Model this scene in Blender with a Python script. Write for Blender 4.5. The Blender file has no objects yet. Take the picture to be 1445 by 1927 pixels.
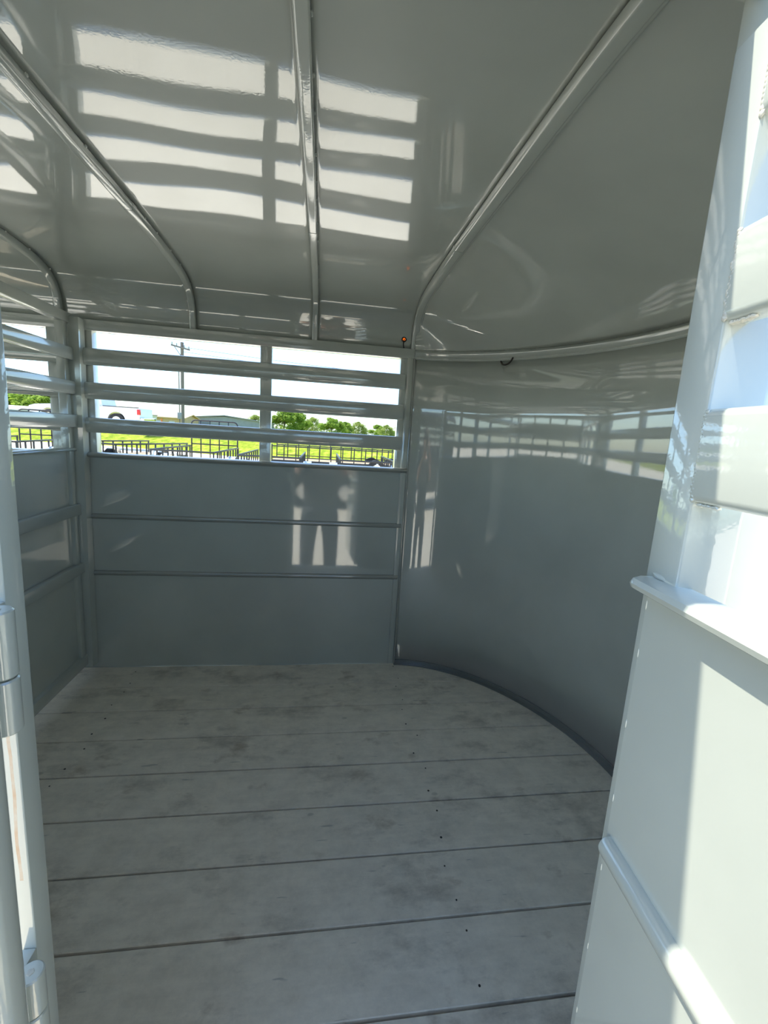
import bpy, bmesh, math, random
from mathutils import Vector, Matrix
from mathutils import noise as mnoise
random.seed(7)
S = bpy.context.scene
COL = S.collection
PI = math.pi

# ------------------------------------------------------------------ camera
CAM = Vector((0.1698, -0.4423, 1.265))
PITCH, YAW, ROLL, FPX = -0.1708, 0.1462, 0.0622, 825.3
fw = Vector((math.sin(YAW)*math.cos(PITCH), math.cos(YAW)*math.cos(PITCH), math.sin(PITCH)))
rt = fw.cross(Vector((0, 0, 1))).normalized()
up = rt.cross(fw)
r2 = rt*math.cos(ROLL) + up*math.sin(ROLL)
u2 = -rt*math.sin(ROLL) + up*math.cos(ROLL)
cam = bpy.data.cameras.new('camera')
camo = bpy.data.objects.new('camera', cam); COL.objects.link(camo)
cam.sensor_fit = 'HORIZONTAL'; cam.sensor_width = 36.0
cam.lens = FPX/1445*36.0
cam.clip_start = 0.01; cam.clip_end = 2000
M = Matrix.Identity(4)
for i in range(3):
    M[i][0] = r2[i]; M[i][1] = u2[i]; M[i][2] = -fw[i]; M[i][3] = CAM[i]
camo.matrix_world = M
S.camera = camo

# ------------------------------------------------------------------ light
SUNV = Vector((-0.50, 0.138, 1.0)).normalized()          # towards the sun
wd = bpy.data.worlds.new('world'); S.world = wd; wd.use_nodes = True
nt = wd.node_tree; nt.nodes.clear()
sky = nt.nodes.new('ShaderNodeTexSky'); sky.sky_type = 'NISHITA'
sky.sun_disc = False
sky.sun_elevation = math.asin(SUNV.z)
sky.sun_rotation = math.atan2(SUNV.x, SUNV.y)
sky.altitude = 200; sky.air_density = 1.0; sky.dust_density = 1.3; sky.ozone_density = 1.0
bg = nt.nodes.new('ShaderNodeBackground'); bg.inputs['Strength'].default_value = 0.34
ow = nt.nodes.new('ShaderNodeOutputWorld')
tint = nt.nodes.new('ShaderNodeMixRGB'); tint.blend_type = 'MULTIPLY'; tint.inputs[0].default_value = 1.0; tint.inputs[2].default_value = (0.80, 0.96, 1.04, 1)
nt.links.new(sky.outputs[0], tint.inputs[1]); nt.links.new(tint.outputs[0], bg.inputs[0]); nt.links.new(bg.outputs[0], ow.inputs[0])
sun = bpy.data.lights.new('sun', 'SUN'); sun.energy = 7.6; sun.angle = math.radians(0.6); sun.color = (1.0, 0.93, 0.79)
suno = bpy.data.objects.new('sun', sun); COL.objects.link(suno)
suno.rotation_euler = SUNV.to_track_quat('Z', 'Y').to_euler()
suno.location = (-6, 3, 14)
S.view_settings.view_transform = 'Standard'; S.view_settings.look = 'None'
S.view_settings.exposure = 0.42; S.view_settings.gamma = 1.0
S.view_settings.use_curve_mapping = False
S.cycles.use_denoising = True
S.cycles.max_bounces = 14; S.cycles.diffuse_bounces = 8; S.cycles.glossy_bounces = 6

# ------------------------------------------------------------------ materials
def nmat(name, col, rough=0.5, metal=0.0, ior=1.5, coat=0.0, coat_rough=0.05):
    m = bpy.data.materials.new(name); m.use_nodes = True
    b = m.node_tree.nodes['Principled BSDF']
    b.inputs['Base Color'].default_value = (*col, 1); b.inputs['Roughness'].default_value = rough
    b.inputs['Metallic'].default_value = metal; b.inputs['IOR'].default_value = ior
    b.inputs['Coat Weight'].default_value = coat; b.inputs['Coat Roughness'].default_value = coat_rough
    return m, b, m.node_tree
def N(t, kind, **kw):
    n = t.nodes.new(kind)
    for k, v in kw.items():
        if k in n.inputs.keys(): n.inputs[k].default_value = v
        else: setattr(n, k, v)
    return n
def ramp(t, src, stops):
    r = t.nodes.new('ShaderNodeValToRGB'); e = r.color_ramp.elements
    while len(e) < len(stops): e.new(0.5)
    for el, (p, c) in zip(e, stops): el.position = p; el.color = (*c, 1)
    t.links.new(src, r.inputs[0]); return r
def coords(t, scale=(1, 1, 1), rot=(0, 0, 0), kind='Object'):
    tc = t.nodes.new('ShaderNodeNewGeometry'); mp = t.nodes.new('ShaderNodeMapping')
    mp.inputs['Scale'].default_value = scale; mp.inputs['Rotation'].default_value = rot
    t.links.new(tc.outputs['Position'], mp.inputs[0]); return mp.outputs[0]
def speckle(name, stops, scale=20, rough=0.6, detail=6, bump=0.0, bscale=None, stretch=(1, 1, 1), **kw):
    m, b, t = nmat(name, stops[0][1], rough, **kw)
    c = coords(t, stretch)
    n = N(t, 'ShaderNodeTexNoise', Scale=scale, Detail=detail); t.links.new(c, n.inputs['Vector'])
    r = ramp(t, n.outputs['Fac'], stops); t.links.new(r.outputs[0], b.inputs['Base Color'])
    if bump:
        n2 = N(t, 'ShaderNodeTexNoise', Scale=bscale or scale, Detail=3); t.links.new(c, n2.inputs['Vector'])
        bp = N(t, 'ShaderNodeBump', Strength=bump, Distance=0.002); t.links.new(n2.outputs['Fac'], bp.inputs['Height'])
        t.links.new(bp.outputs[0], b.inputs['Normal'])
    return m
def paint(name, col, rough=0.32, coat_rough=0.06, peel=0.12, ior=1.55):
    m, b, t = nmat(name, col, rough, 0.0, ior, 1.0, coat_rough)
    b.inputs['Coat IOR'].default_value = 2.1
    c = coords(t)
    n = N(t, 'ShaderNodeTexNoise', Scale=3.0, Detail=4); t.links.new(c, n.inputs['Vector'])
    lo = tuple(x*0.94 for x in col); hi = tuple(x*1.06 for x in col)
    r = ramp(t, n.outputs['Fac'], [(0.35, lo), (0.65, hi)]); t.links.new(r.outputs[0], b.inputs['Base Color'])
    n2 = N(t, 'ShaderNodeTexNoise', Scale=190.0, Detail=1); t.links.new(c, n2.inputs['Vector'])
    bp = N(t, 'ShaderNodeBump', Strength=peel, Distance=0.0006); t.links.new(n2.outputs['Fac'], bp.inputs['Height'])
    t.links.new(bp.outputs[0], b.inputs['Coat Normal'])
    return m
GREY = (0.44, 0.475, 0.437)
PAINT = paint('grey_gloss_paint', GREY)
SHEET = paint('grey_sheet_paint', GREY, 0.36, 0.035, 0.03)
ROOF = paint('grey_roof_paint', GREY, 0.34, 0.025, 0.03)
TRIMP = paint('grey_trim_paint', (0.26, 0.275, 0.25), 0.34, 0.1)
DARKTRIM = paint('dark_floor_angle_paint', (0.14, 0.15, 0.145), 0.5, 0.2)
def rust_paint():
    m = paint('grey_paint_with_rust_run', GREY); t = m.node_tree; b = t.nodes['Principled BSDF']
    src = b.inputs['Base Color'].links[0].from_socket
    g = t.nodes.new('ShaderNodeNewGeometry'); sp = t.nodes.new('ShaderNodeSeparateXYZ'); t.links.new(g.outputs['Position'], sp.inputs[0])
    n = N(t, 'ShaderNodeTexNoise', Scale=14.0, Detail=4); t.links.new(g.outputs['Position'], n.inputs['Vector'])
    def M(op, a, b_):
        k = N(t, 'ShaderNodeMath', operation=op)
        for i, q in enumerate((a, b_)):
            if isinstance(q, (int, float)): k.inputs[i].default_value = q
            else: t.links.new(q, k.inputs[i])
        return k.outputs[0]
    wob = M('MULTIPLY', M('SUBTRACT', n.outputs['Fac'], 0.5), 0.006)
    d = M('ABSOLUTE', M('ADD', M('ADD', sp.outputs['X'], 0.1155), wob), 0.0)
    inr = M('LESS_THAN', d, 0.0015)
    lim = M('MULTIPLY', M('LESS_THAN', sp.outputs['Z'], 0.985), M('GREATER_THAN', sp.outputs['Z'], 0.80))
    n3 = N(t, 'ShaderNodeTexNoise', Scale=60.0, Detail=4); t.links.new(g.outputs['Position'], n3.inputs['Vector'])
    fac = M('MULTIPLY', M('MULTIPLY', inr, lim), M('MULTIPLY', n3.outputs['Fac'], 1.5))
    mx = N(t, 'ShaderNodeMixRGB'); mx.inputs[2].default_value = (0.36, 0.15, 0.03, 1)
    t.links.new(fac, mx.inputs[0]); t.links.new(src, mx.inputs[1]); t.links.new(mx.outputs[0], b.inputs['Base Color'])
    return m
RUSTPOST = rust_paint()
WELD = speckle('painted_weld', [(0.3, (0.42, 0.42, 0.38)), (0.7, (0.60, 0.58, 0.50))], 120, 0.45, bump=0.6)
BLACKRUB = nmat('black_rubber', (0.012, 0.012, 0.013), 0.5)[0]
def wood():
    m, b, t = nmat('grey_painted_planks', (0.2, 0.2, 0.2), 0.62, ior=1.45)
    c = coords(t, (0.9, 9, 9))
    g = N(t, 'ShaderNodeTexNoise', Scale=5.0, Detail=8, Roughness=0.65); t.links.new(c, g.inputs['Vector'])
    r1 = ramp(t, g.outputs['Fac'], [(0.3, (0.75, 0.68, 0.575)), (0.7, (0.82, 0.75, 0.635))])
    c2 = coords(t, (1.3, 2.4, 1))
    s = N(t, 'ShaderNodeTexNoise', Scale=2.3, Detail=7, Roughness=0.68); t.links.new(c2, s.inputs['Vector'])
    rs = ramp(t, s.outputs['Fac'], [(0.53, (0, 0, 0)), (0.72, (1, 1, 1))])
    mx = N(t, 'ShaderNodeMixRGB'); mx.inputs[2].default_value = (0.20, 0.175, 0.145, 1)
    mm = N(t, 'ShaderNodeMath', operation='MULTIPLY'); mm.inputs[1].default_value = 0.62
    t.links.new(rs.outputs[0], mm.inputs[0]); t.links.new(mm.outputs[0], mx.inputs[0]); t.links.new(r1.outputs[0], mx.inputs[1])
    # boot scuffs and small knots
    c3 = coords(t, (1, 1.6, 1))
    v = N(t, 'ShaderNodeTexVoronoi', Scale=4.3); t.links.new(c3, v.inputs['Vector'])
    rk = ramp(t, v.outputs['Distance'], [(0.0, (1, 1, 1)), (0.045, (0.8, 0.8, 0.8)), (0.06, (0, 0, 0))])
    mk = N(t, 'ShaderNodeMixRGB'); mk.inputs[2].default_value = (0.11, 0.10, 0.09, 1)
    m2 = N(t, 'ShaderNodeMath', operation='MULTIPLY'); m2.inputs[1].default_value = 0.3
    t.links.new(rk.outputs[0], m2.inputs[0]); t.links.new(m2.outputs[0], mk.inputs[0]); t.links.new(mx.outputs[0], mk.inputs[1])
    # fine mottling of worn paint and a few brown mud marks
    c4 = coords(t, (1, 1.25, 1))
    f = N(t, 'ShaderNodeTexNoise', Scale=11.0, Detail=9, Roughness=0.75); t.links.new(c4, f.inputs['Vector'])
    rf = ramp(t, f.outputs['Fac'], [(0.36, (0.78, 0.78, 0.78)), (0.60, (1.0, 1.0, 1.0))])
    m4 = N(t, 'ShaderNodeMixRGB', blend_type='MULTIPLY'); m4.inputs[0].default_value = 0.8
    t.links.new(mk.outputs[0], m4.inputs[1]); t.links.new(rf.outputs[0], m4.inputs[2])
    c5 = coords(t, (1.7, 2.6, 1), (0, 0, 0.4))
    q = N(t, 'ShaderNodeTexNoise', Scale=3.1, Detail=6, Roughness=0.6); t.links.new(c5, q.inputs['Vector'])
    rq = ramp(t, q.outputs['Fac'], [(0.60, (0, 0, 0)), (0.70, (0.65, 0.65, 0.65))])
    m5 = N(t, 'ShaderNodeMixRGB'); m5.inputs[2].default_value = (0.36, 0.29, 0.22, 1)
    t.links.new(rq.outputs[0], m5.inputs[0]); t.links.new(m4.outputs[0], m5.inputs[1])
    c6 = coords(t, (1.0, 7.0, 1), (0, 0, -0.25))
    k = N(t, 'ShaderNodeTexNoise', Scale=7.0, Detail=3, Roughness=0.5); t.links.new(c6, k.inputs['Vector'])
    rk2 = ramp(t, k.outputs['Fac'], [(0.690, (0, 0, 0)), (0.72, (0.5, 0.5, 0.5))])
    m6 = N(t, 'ShaderNodeMixRGB'); m6.inputs[2].default_value = (0.26, 0.25, 0.235, 1)
    t.links.new(rk2.outputs[0], m6.inputs[0]); t.links.new(m5.outputs[0], m6.inputs[1])
    t.links.new(m6.outputs[0], b.inputs['Base Color'])
    bp = N(t, 'ShaderNodeBump', Strength=0.25, Distance=0.002); t.links.new(g.outputs['Fac'], bp.inputs['Height'])
    t.links.new(bp.outputs[0], b.inputs['Normal'])
    return m
WOOD = wood()
RAWWOOD = speckle('raw_brown_wood', [(0.3, (0.055, 0.030, 0.022)), (0.7, (0.085, 0.048, 0.036))], 30, 0.9)
NAIL = nmat('rusty_nail', (0.05, 0.045, 0.04), 0.6, 0.4)[0]
def ground_mat():
    m, b, t = nmat('pale_gravel', (0.5, 0.47, 0.4), 0.9)
    c = coords(t)
    n = N(t, 'ShaderNodeTexNoise', Scale=1.2, Detail=10, Roughness=0.7); t.links.new(c, n.inputs['Vector'])
    r = ramp(t, n.outputs['Fac'], [(0.3, (0.67, 0.61, 0.49)), (0.7, (0.78, 0.72, 0.59))])
    t.links.new(r.outputs[0], b.inputs['Base Color'])
    v = N(t, 'ShaderNodeTexVoronoi', Scale=40.0); t.links.new(c, v.inputs['Vector'])
    bp = N(t, 'ShaderNodeBump', Strength=0.5, Distance=0.01); t.links.new(v.outputs['Distance'], bp.inputs['Height'])
    t.links.new(bp.outputs[0], b.inputs['Normal']); return m
GRAVEL = ground_mat()
def grass_mat():
    m, b, t = nmat('spring_grass', (0.12, 0.16, 0.02), 0.85)
    c = coords(t, (1, 0.55, 1))
    n = N(t, 'ShaderNodeTexNoise', Scale=2.2, Detail=12, Roughness=0.75); t.links.new(c, n.inputs['Vector'])
    b.inputs['Specular IOR Level'].default_value = 0.05
    r = ramp(t, n.outputs['Fac'], [(0.34, (0.075, 0.125, 0.008)), (0.47, (0.17, 0.23, 0.016)), (0.57, (0.27, 0.29, 0.035)), (0.70, (0.40, 0.36, 0.12))])
    t.links.new(r.outputs[0], b.inputs['Base Color'])
    bp = N(t, 'ShaderNodeBump', Strength=0.8, Distance=0.05); t.links.new(n.outputs['Fac'], bp.inputs['Height'])
    t.links.new(bp.outputs[0], b.inputs['Normal']); return m
GRASS = grass_mat()
BLACKSTEEL = speckle('black_steel', [(0.3, (0.012, 0.012, 0.013)), (0.7, (0.03, 0.03, 0.03))], 30, 0.4)
SILVER = speckle('diamond_plate_silver', [(0.3, (0.45, 0.46, 0.48)), (0.7, (0.6, 0.61, 0.63))], 40, 0.35, metal=0.7)
TYRE = speckle('tyre_rubber', [(0.3, (0.012, 0.012, 0.012)), (0.7, (0.025, 0.025, 0.025))], 60, 0.8)
DECK = speckle('weathered_deck', [(0.3, (0.20, 0.15, 0.09)), (0.7, (0.34, 0.27, 0.18))], 12, 0.85)
WHITECAR = speckle('white_car_paint', [(0.3, (0.60, 0.60, 0.60)), (0.7, (0.64, 0.64, 0.64))], 3, 0.25, coat=1.0)
GLASSD = nmat('dark_glass', (0.05, 0.09, 0.085), 0.08, ior=1.5)[0]
REDL = speckle('red_lens', [(0.3, (0.55, 0.02, 0.02)), (0.7, (0.65, 0.03, 0.03))], 20, 0.2)
CHROME = speckle('chrome', [(0.3, (0.6, 0.6, 0.6)), (0.7, (0.7, 0.7, 0.7))], 20, 0.15, metal=1.0)
POLEW = speckle('pole_wood', [(0.3, (0.13, 0.115, 0.10)), (0.7, (0.2, 0.18, 0.155))], 4, 0.9, stretch=(8, 8, 0.5))
GREYB = speckle('grey_metal_siding', [(0.3, (0.24, 0.26, 0.27)), (0.7, (0.29, 0.31, 0.32))], 2, 0.6)
TANB = speckle('tan_siding', [(0.3, (0.50, 0.36, 0.20)), (0.7, (0.58, 0.43, 0.26))], 2, 0.7)
WHITEB = speckle('white_siding', [(0.3, (0.55, 0.55, 0.53)), (0.7, (0.65, 0.65, 0.62))], 2, 0.6)
SHEDG = speckle('shed_grey', [(0.3, (0.16, 0.17, 0.18)), (0.7, (0.20, 0.21, 0.22))], 2, 0.6)
ROOFG = speckle('pale_green_roof', [(0.3, (0.42, 0.50, 0.44)), (0.7, (0.5, 0.56, 0.5))], 2, 0.5)
ORANGEP = speckle('orange_plastic', [(0.3, (0.6, 0.14, 0.02)), (0.7, (0.7, 0.2, 0.04))], 5, 0.5)
BARK = speckle('bark', [(0.3, (0.06, 0.045, 0.03)), (0.7, (0.11, 0.085, 0.06))], 10, 0.9)
def leafmat(name, a, b_, c_):
    m, b, t = nmat(name, a, 0.6)
    c = coords(t)
    n = N(t, 'ShaderNodeTexNoise', Scale=1.1, Detail=5); t.links.new(c, n.inputs['Vector'])
    r = ramp(t, n.outputs['Fac'], [(0.3, a), (0.5, b_), (0.7, c_)]); t.links.new(r.outputs[0], b.inputs['Base Color'])
    b.inputs['Specular IOR Level'].default_value = 0.15
    tr = N(t, 'ShaderNodeBsdfTranslucent'); t.links.new(r.outputs[0], tr.inputs[0])
    mx = N(t, 'ShaderNodeMixShader'); mx.inputs[0].default_value = 0.4
    out = t.nodes['Material Output']
    t.links.new(b.outputs[0], mx.inputs[1]); t.links.new(tr.outputs[0], mx.inputs[2]); t.links.new(mx.outputs[0], out.inputs[0])
    return m
LEAF = leafmat('spring_leaves', (0.15, 0.25, 0.03), (0.26, 0.38, 0.06), (0.36, 0.46, 0.10))
LEAF2 = leafmat('pale_leaves', (0.22, 0.29, 0.08), (0.33, 0.40, 0.11), (0.42, 0.47, 0.16))
SKIN = speckle('skin', [(0.3, (0.48, 0.25, 0.17)), (0.7, (0.54, 0.29, 0.20))], 12, 0.5)
SHIRT = speckle('charcoal_tshirt', [(0.3, (0.035, 0.034, 0.036)), (0.7, (0.05, 0.048, 0.05))], 40, 0.9)
JEANS = speckle('dark_jeans', [(0.3, (0.045, 0.05, 0.065)), (0.7, (0.07, 0.078, 0.10))], 60, 0.9)
HAIR = speckle('brown_hair', [(0.3, (0.04, 0.025, 0.015)), (0.7, (0.07, 0.045, 0.03))], 60, 0.6)
SHOE = speckle('brown_boot', [(0.3, (0.08, 0.05, 0.03)), (0.7, (0.12, 0.08, 0.05))], 30, 0.7)

# ------------------------------------------------------------------ mesh helpers
class B:
    def __init__(s): s.v = []; s.f = []
    def add(s, vs, fs):
        o = len(s.v); s.v += [tuple(v) for v in vs]; s.f += [tuple(i+o for i in f) for f in fs]; return s
    def box(s, x0, x1, y0, y1, z0, z1, bevel=0.0, seg=2):
        bm = bmesh.new(); bmesh.ops.create_cube(bm, size=1)
        for v in bm.verts:
            v.co = Vector(((x0+x1)/2+v.co.x*(x1-x0), (y0+y1)/2+v.co.y*(y1-y0), (z0+z1)/2+v.co.z*(z1-z0)))
        if bevel: bmesh.ops.bevel(bm, geom=bm.edges[:], offset=bevel, segments=seg, affect='EDGES', profile=0.5)
        return s.bm(bm)
    def bm(s, bm, mat=None):
        bm.verts.index_update()
        vs = [(mat @ v.co) if mat else v.co.copy() for v in bm.verts]
        fs = [[v.index for v in f.verts] for f in bm.faces]; bm.free(); return s.add(vs, fs)
    def sweep(s, prof, path, upv=(0, 0, 1), closed=False, cap=True, upf=None):
        """prof: list of (a,b): a along side vector, b along up; path: list of points"""
        P = [Vector(p) for p in path]; n = len(P); rings = []
        for i, p in enumerate(P):
            if closed: t = P[(i+1) % n]-P[i-1]
            else: t = P[min(i+1, n-1)]-P[max(i-1, 0)]
            t.normalize()
            U = Vector(upf(i, p) if upf else upv)
            
            if abs(t.dot(U)) > 0.999*U.length: U = Vector((0, 1, 0)) if abs(t.y) < 0.9 else Vector((1, 0, 0))
            sd = t.cross(U).normalized(); uu = sd.cross(t).normalized()
            rings.append([p+sd*a+uu*b for a, b in prof])
        m = len(prof); vs = [v for r in rings for v in r]; fs = []
        for i in range(n if closed else n-1):
            j = (i+1) % n
            for k in range(m):
                l = (k+1) % m
                fs.append((i*m+k, i*m+l, j*m+l, j*m+k))
        if cap and not closed:
            fs.append(tuple(range(m-1, -1, -1))); fs.append(tuple((n-1)*m+k for k in range(m)))
        return s.add(vs, fs)
    def tube(s, path, r, n=12, **k):
        return s.sweep([(r*math.cos(2*PI*i/n), r*math.sin(2*PI*i/n)) for i in range(n)], path, **k)
    def bar(s, p0, p1, w, h, r=0.003, seg=3, upv=(0, 0, 1)):
        return s.sweep(rrect(w, h, r, seg), [p0, p1], upv)
    def blob(s, c, rx, ry, rz, sub=2, jit=0.0):
        bm = bmesh.new(); bmesh.ops.create_icosphere(bm, subdivisions=sub, radius=1)
        for v in bm.verts:
            k = 1+random.uniform(-jit, jit)
            v.co = Vector((c[0]+v.co.x*rx*k, c[1]+v.co.y*ry*k, c[2]+v.co.z*rz*k))
        return s.bm(bm)
    def xf(s, fn): s.v = [tuple(fn(Vector(v))) for v in s.v]; return s
def rrect(w, h, r, seg=3):
    out = []
    for cx, cy, a0 in ((w/2-r, h/2-r, 0), (-w/2+r, h/2-r, 90), (-w/2+r, -h/2+r, 180), (w/2-r, -h/2+r, 270)):
        for i in range(seg+1):
            a = math.radians(a0+90*i/seg); out.append((cx+r*math.cos(a), cy+r*math.sin(a)))
    return out
ORG = {}
def base(o): return ORG.get(o.name, Vector((0, 0, 0)))
def tag(o, label=None, cat=None, group=None, kind=None):
    for k, v in (('label', label), ('category', cat), ('group', group), ('kind', kind)):
        if v: o[k] = v
    return o
def thing(name, loc=(0, 0, 0), label=None, cat=None, group=None, kind=None, world=True, rz=0):
    o = bpy.data.objects.new(name, None); COL.objects.link(o); o.empty_display_size = 0.1
    o.location = loc; o.rotation_euler.z = rz
    ORG[o.name] = Vector(loc) if world else Vector((0, 0, 0))
    return tag(o, label, cat, group, kind)
def mesh_of(name, b, mats, smooth=True, angle=38):
    me = bpy.data.meshes.new(name); me.from_pydata([tuple(v) for v in b.v], [], b.f)
    bm = bmesh.new(); bm.from_mesh(me); bmesh.ops.recalc_face_normals(bm, faces=bm.faces[:]); bm.to_mesh(me); bm.free()
    for m in (mats if isinstance(mats, (list, tuple)) else [mats]): me.materials.append(m)
    if smooth:
        me.polygons.foreach_set('use_smooth', [True]*len(me.polygons))
        me.set_sharp_from_angle(angle=math.radians(angle))
    me.update(); return me
def obj(name, b, mat, parent=None, label=None, cat=None, group=None, kind=None, smooth=True, angle=38):
    """b in the root thing's frame (world coordinates for world things)"""
    lo = Vector([min(v[i] for v in b.v) for i in range(3)]); hi = Vector([max(v[i] for v in b.v) for i in range(3)])
    c = Vector(((lo.x+hi.x)/2, (lo.y+hi.y)/2, lo.z))
    b.v = [(v[0]-c.x, v[1]-c.y, v[2]-c.z) for v in b.v]
    o = bpy.data.objects.new(name, mesh_of(name, b, mat, smooth, angle)); COL.objects.link(o)
    if parent: o.parent = parent; o.location = c-base(parent)
    else: o.location = c
    ORG[o.name] = c
    return tag(o, label, cat, group, kind)
def inst(src, name, offset, parent):
    """a copy of a mesh part that shares its mesh data, moved by offset in the root frame"""
    o = src.copy(); o.name = name; COL.objects.link(o); c = ORG[src.name]+Vector(offset)
    o.parent = parent; o.location = c-base(parent); ORG[o.name] = c; return o
def copy_tree(o, parent=None):
    c = o.copy(); COL.objects.link(c); c.parent = parent
    for ch in o.children: copy_tree(ch, c)
    return c
def lerp(a, b, t): return a+(b-a)*t

# ------------------------------------------------------------------ trailer dimensions (floor top z = 0)
W = 1.83; XREAR = -3.30; XC = 0.611; GND = -0.45
XG = -0.96                                    # centre gate
NA, NB, NE = 0.755, W/2, 1.80                 # nose plan: super-ellipse
def nose(t, off=0.0):
    """t in 0..1 from far corner to near corner"""
    a = math.pi*t; c, s_ = math.cos(a), math.sin(a)
    x = (NA+off)*(abs(s_)**(2/NE)); y = (NB+off)*math.copysign(abs(c)**(2/NE), c)
    return (XC+x, W/2+y)
def nose_pts(n, off=0.0): return [nose(i/n, off) for i in range(n+1)]
def nose_x(y):
    s_ = min(1.0, abs((y-W/2)/NB)); return XC+NA*(1-s_**NE)**(1/NE)
RIBS = [-2.73, -2.17, -1.60, -1.03, -0.455, 0.112, 0.611]

# ---- ground and embankment
lot = B(); lot.add([(-140, -140, GND), (160, -140, GND), (160, 21, GND), (6, 21, GND), (-14, 31, GND), (-140, 31, GND)], [(0, 1, 2, 3, 4, 5)])
obj('ground', lot, GRAVEL, label='pale gravel yard around the trailer, sunlit', kind='structure')
gb = B(); nx, ny = 90, 30; vs = []
for j in range(ny+1):
    for i in range(nx+1):
        x = -140+300*i/nx
        edge = 31 if x < -14 else (21 if x > 6 else lerp(31, 21, (x+14)/20))
        q = j/ny; y = edge-0.3+(q**2.2)*260
        d = y-edge
        z = GND-0.02+1.30*min(1, max(0, d/8.5))**0.9
        if d > 0.5: z += 0.05*mnoise.noise(Vector((x*0.25, y*0.25, 0)))
        vs.append((x, y, z))
gb.add(vs, [(j*(nx+1)+i, j*(nx+1)+i+1, (j+1)*(nx+1)+i+1, (j+1)*(nx+1)+i) for j in range(ny) for i in range(nx)])
obj('lawn', gb, GRASS, label='green grass bank rising beyond the gravel yard', kind='structure')
ZR = 0.83

# ---- floor: planks
floor = thing('floor', (-0.9, W/2, 0), 'grey painted plank floor of the stock trailer', kind='structure')
sub = B()
pts = [(XREAR, -0.02), (XREAR, W+0.02)] + nose_pts(40, 0.01)
n = len(pts); sub.add([(x, y, -0.045) for x, y in pts]+[(x, y, -0.09) for x, y in pts], [tuple(range(n)), tuple(range(2*n-1, n-1, -1))]+[(i, (i+1) % n, n+(i+1) % n, n+i) for i in range(n)])
obj('floor_frame', sub, RAWWOOD, floor, smooth=False)
PW = 0.19; edges = [W-0.195-k*PW for k in range(0, 9)]
ys = [W-0.003] + edges + [-0.002]
GAP = [0.0018, 0.0024, 0.0026, 0.0028, 0.0028, 0.0030, 0.0030, 0.0034, 0.0040, 0.003]
nails = B()
for k in range(len(ys)-1):
    y1, y0 = ys[k]-(GAP[k-1] if k else 0), ys[k+1]+GAP[k]
    m = 8; hi = [(XREAR+0.01, y1), ]; top = []
    right = [(nose_x(lerp(y1, y0, i/m))-0.004, lerp(y1, y0, i/m)) for i in range(m+1)]
    poly = [(XREAR+0.01, y0), (XREAR+0.01, y1)]+right
    dz = random.uniform(-0.0012, 0.0012); c_ = 0.0018
    nn = len(poly); cx = sum(p[0] for p in poly)/nn; cyy = (y0+y1)/2
    def ins(p):
        x, y = p; return (x, y-c_ if abs(y-y1) < 1e-6 else (y+c_ if abs(y-y0) < 1e-6 else y))
    b = B()
    b.add([(*ins(p), dz) for p in poly]+[(*p, dz-c_) for p in poly]+[(*p, -0.04) for p in poly],
          [tuple(range(nn-1, -1, -1))]+[(i, (i+1) % nn, nn+(i+1) % nn, nn+i) for i in range(nn)]+[(nn+i, nn+(i+1) % nn, 2*nn+(i+1) % nn, 2*nn+i) for i in range(nn)]+[tuple(range(2*nn, 3*nn))])
    obj('plank', b, WOOD, floor, smooth=False)
    for bx in (-1.9, -0.72, 0.60):
        for fy in (0.22, 0.78):
            x = bx+random.uniform(-0.02, 0.02)-0.0*k; y = lerp(y0, y1, fy)+random.uniform(-0.01, 0.01)
            if x > nose_x(y)-0.05: continue
            r = random.uniform(0.0025, 0.0042)
            nails.add([(x+r*math.cos(a*PI/4), y+r*math.sin(a*PI/4), dz+0.0006) for a in range(8)]+[(x+r*math.cos(a*PI/4), y+r*math.sin(a*PI/4), dz-0.003) for a in range(8)],
                      [tuple(range(8))]+[(a, (a+1) % 8, 8+(a+1) % 8, 8+a) for a in range(8)])
obj('nail_heads', nails, NAIL, floor, kind='stuff', smooth=False)

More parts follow.
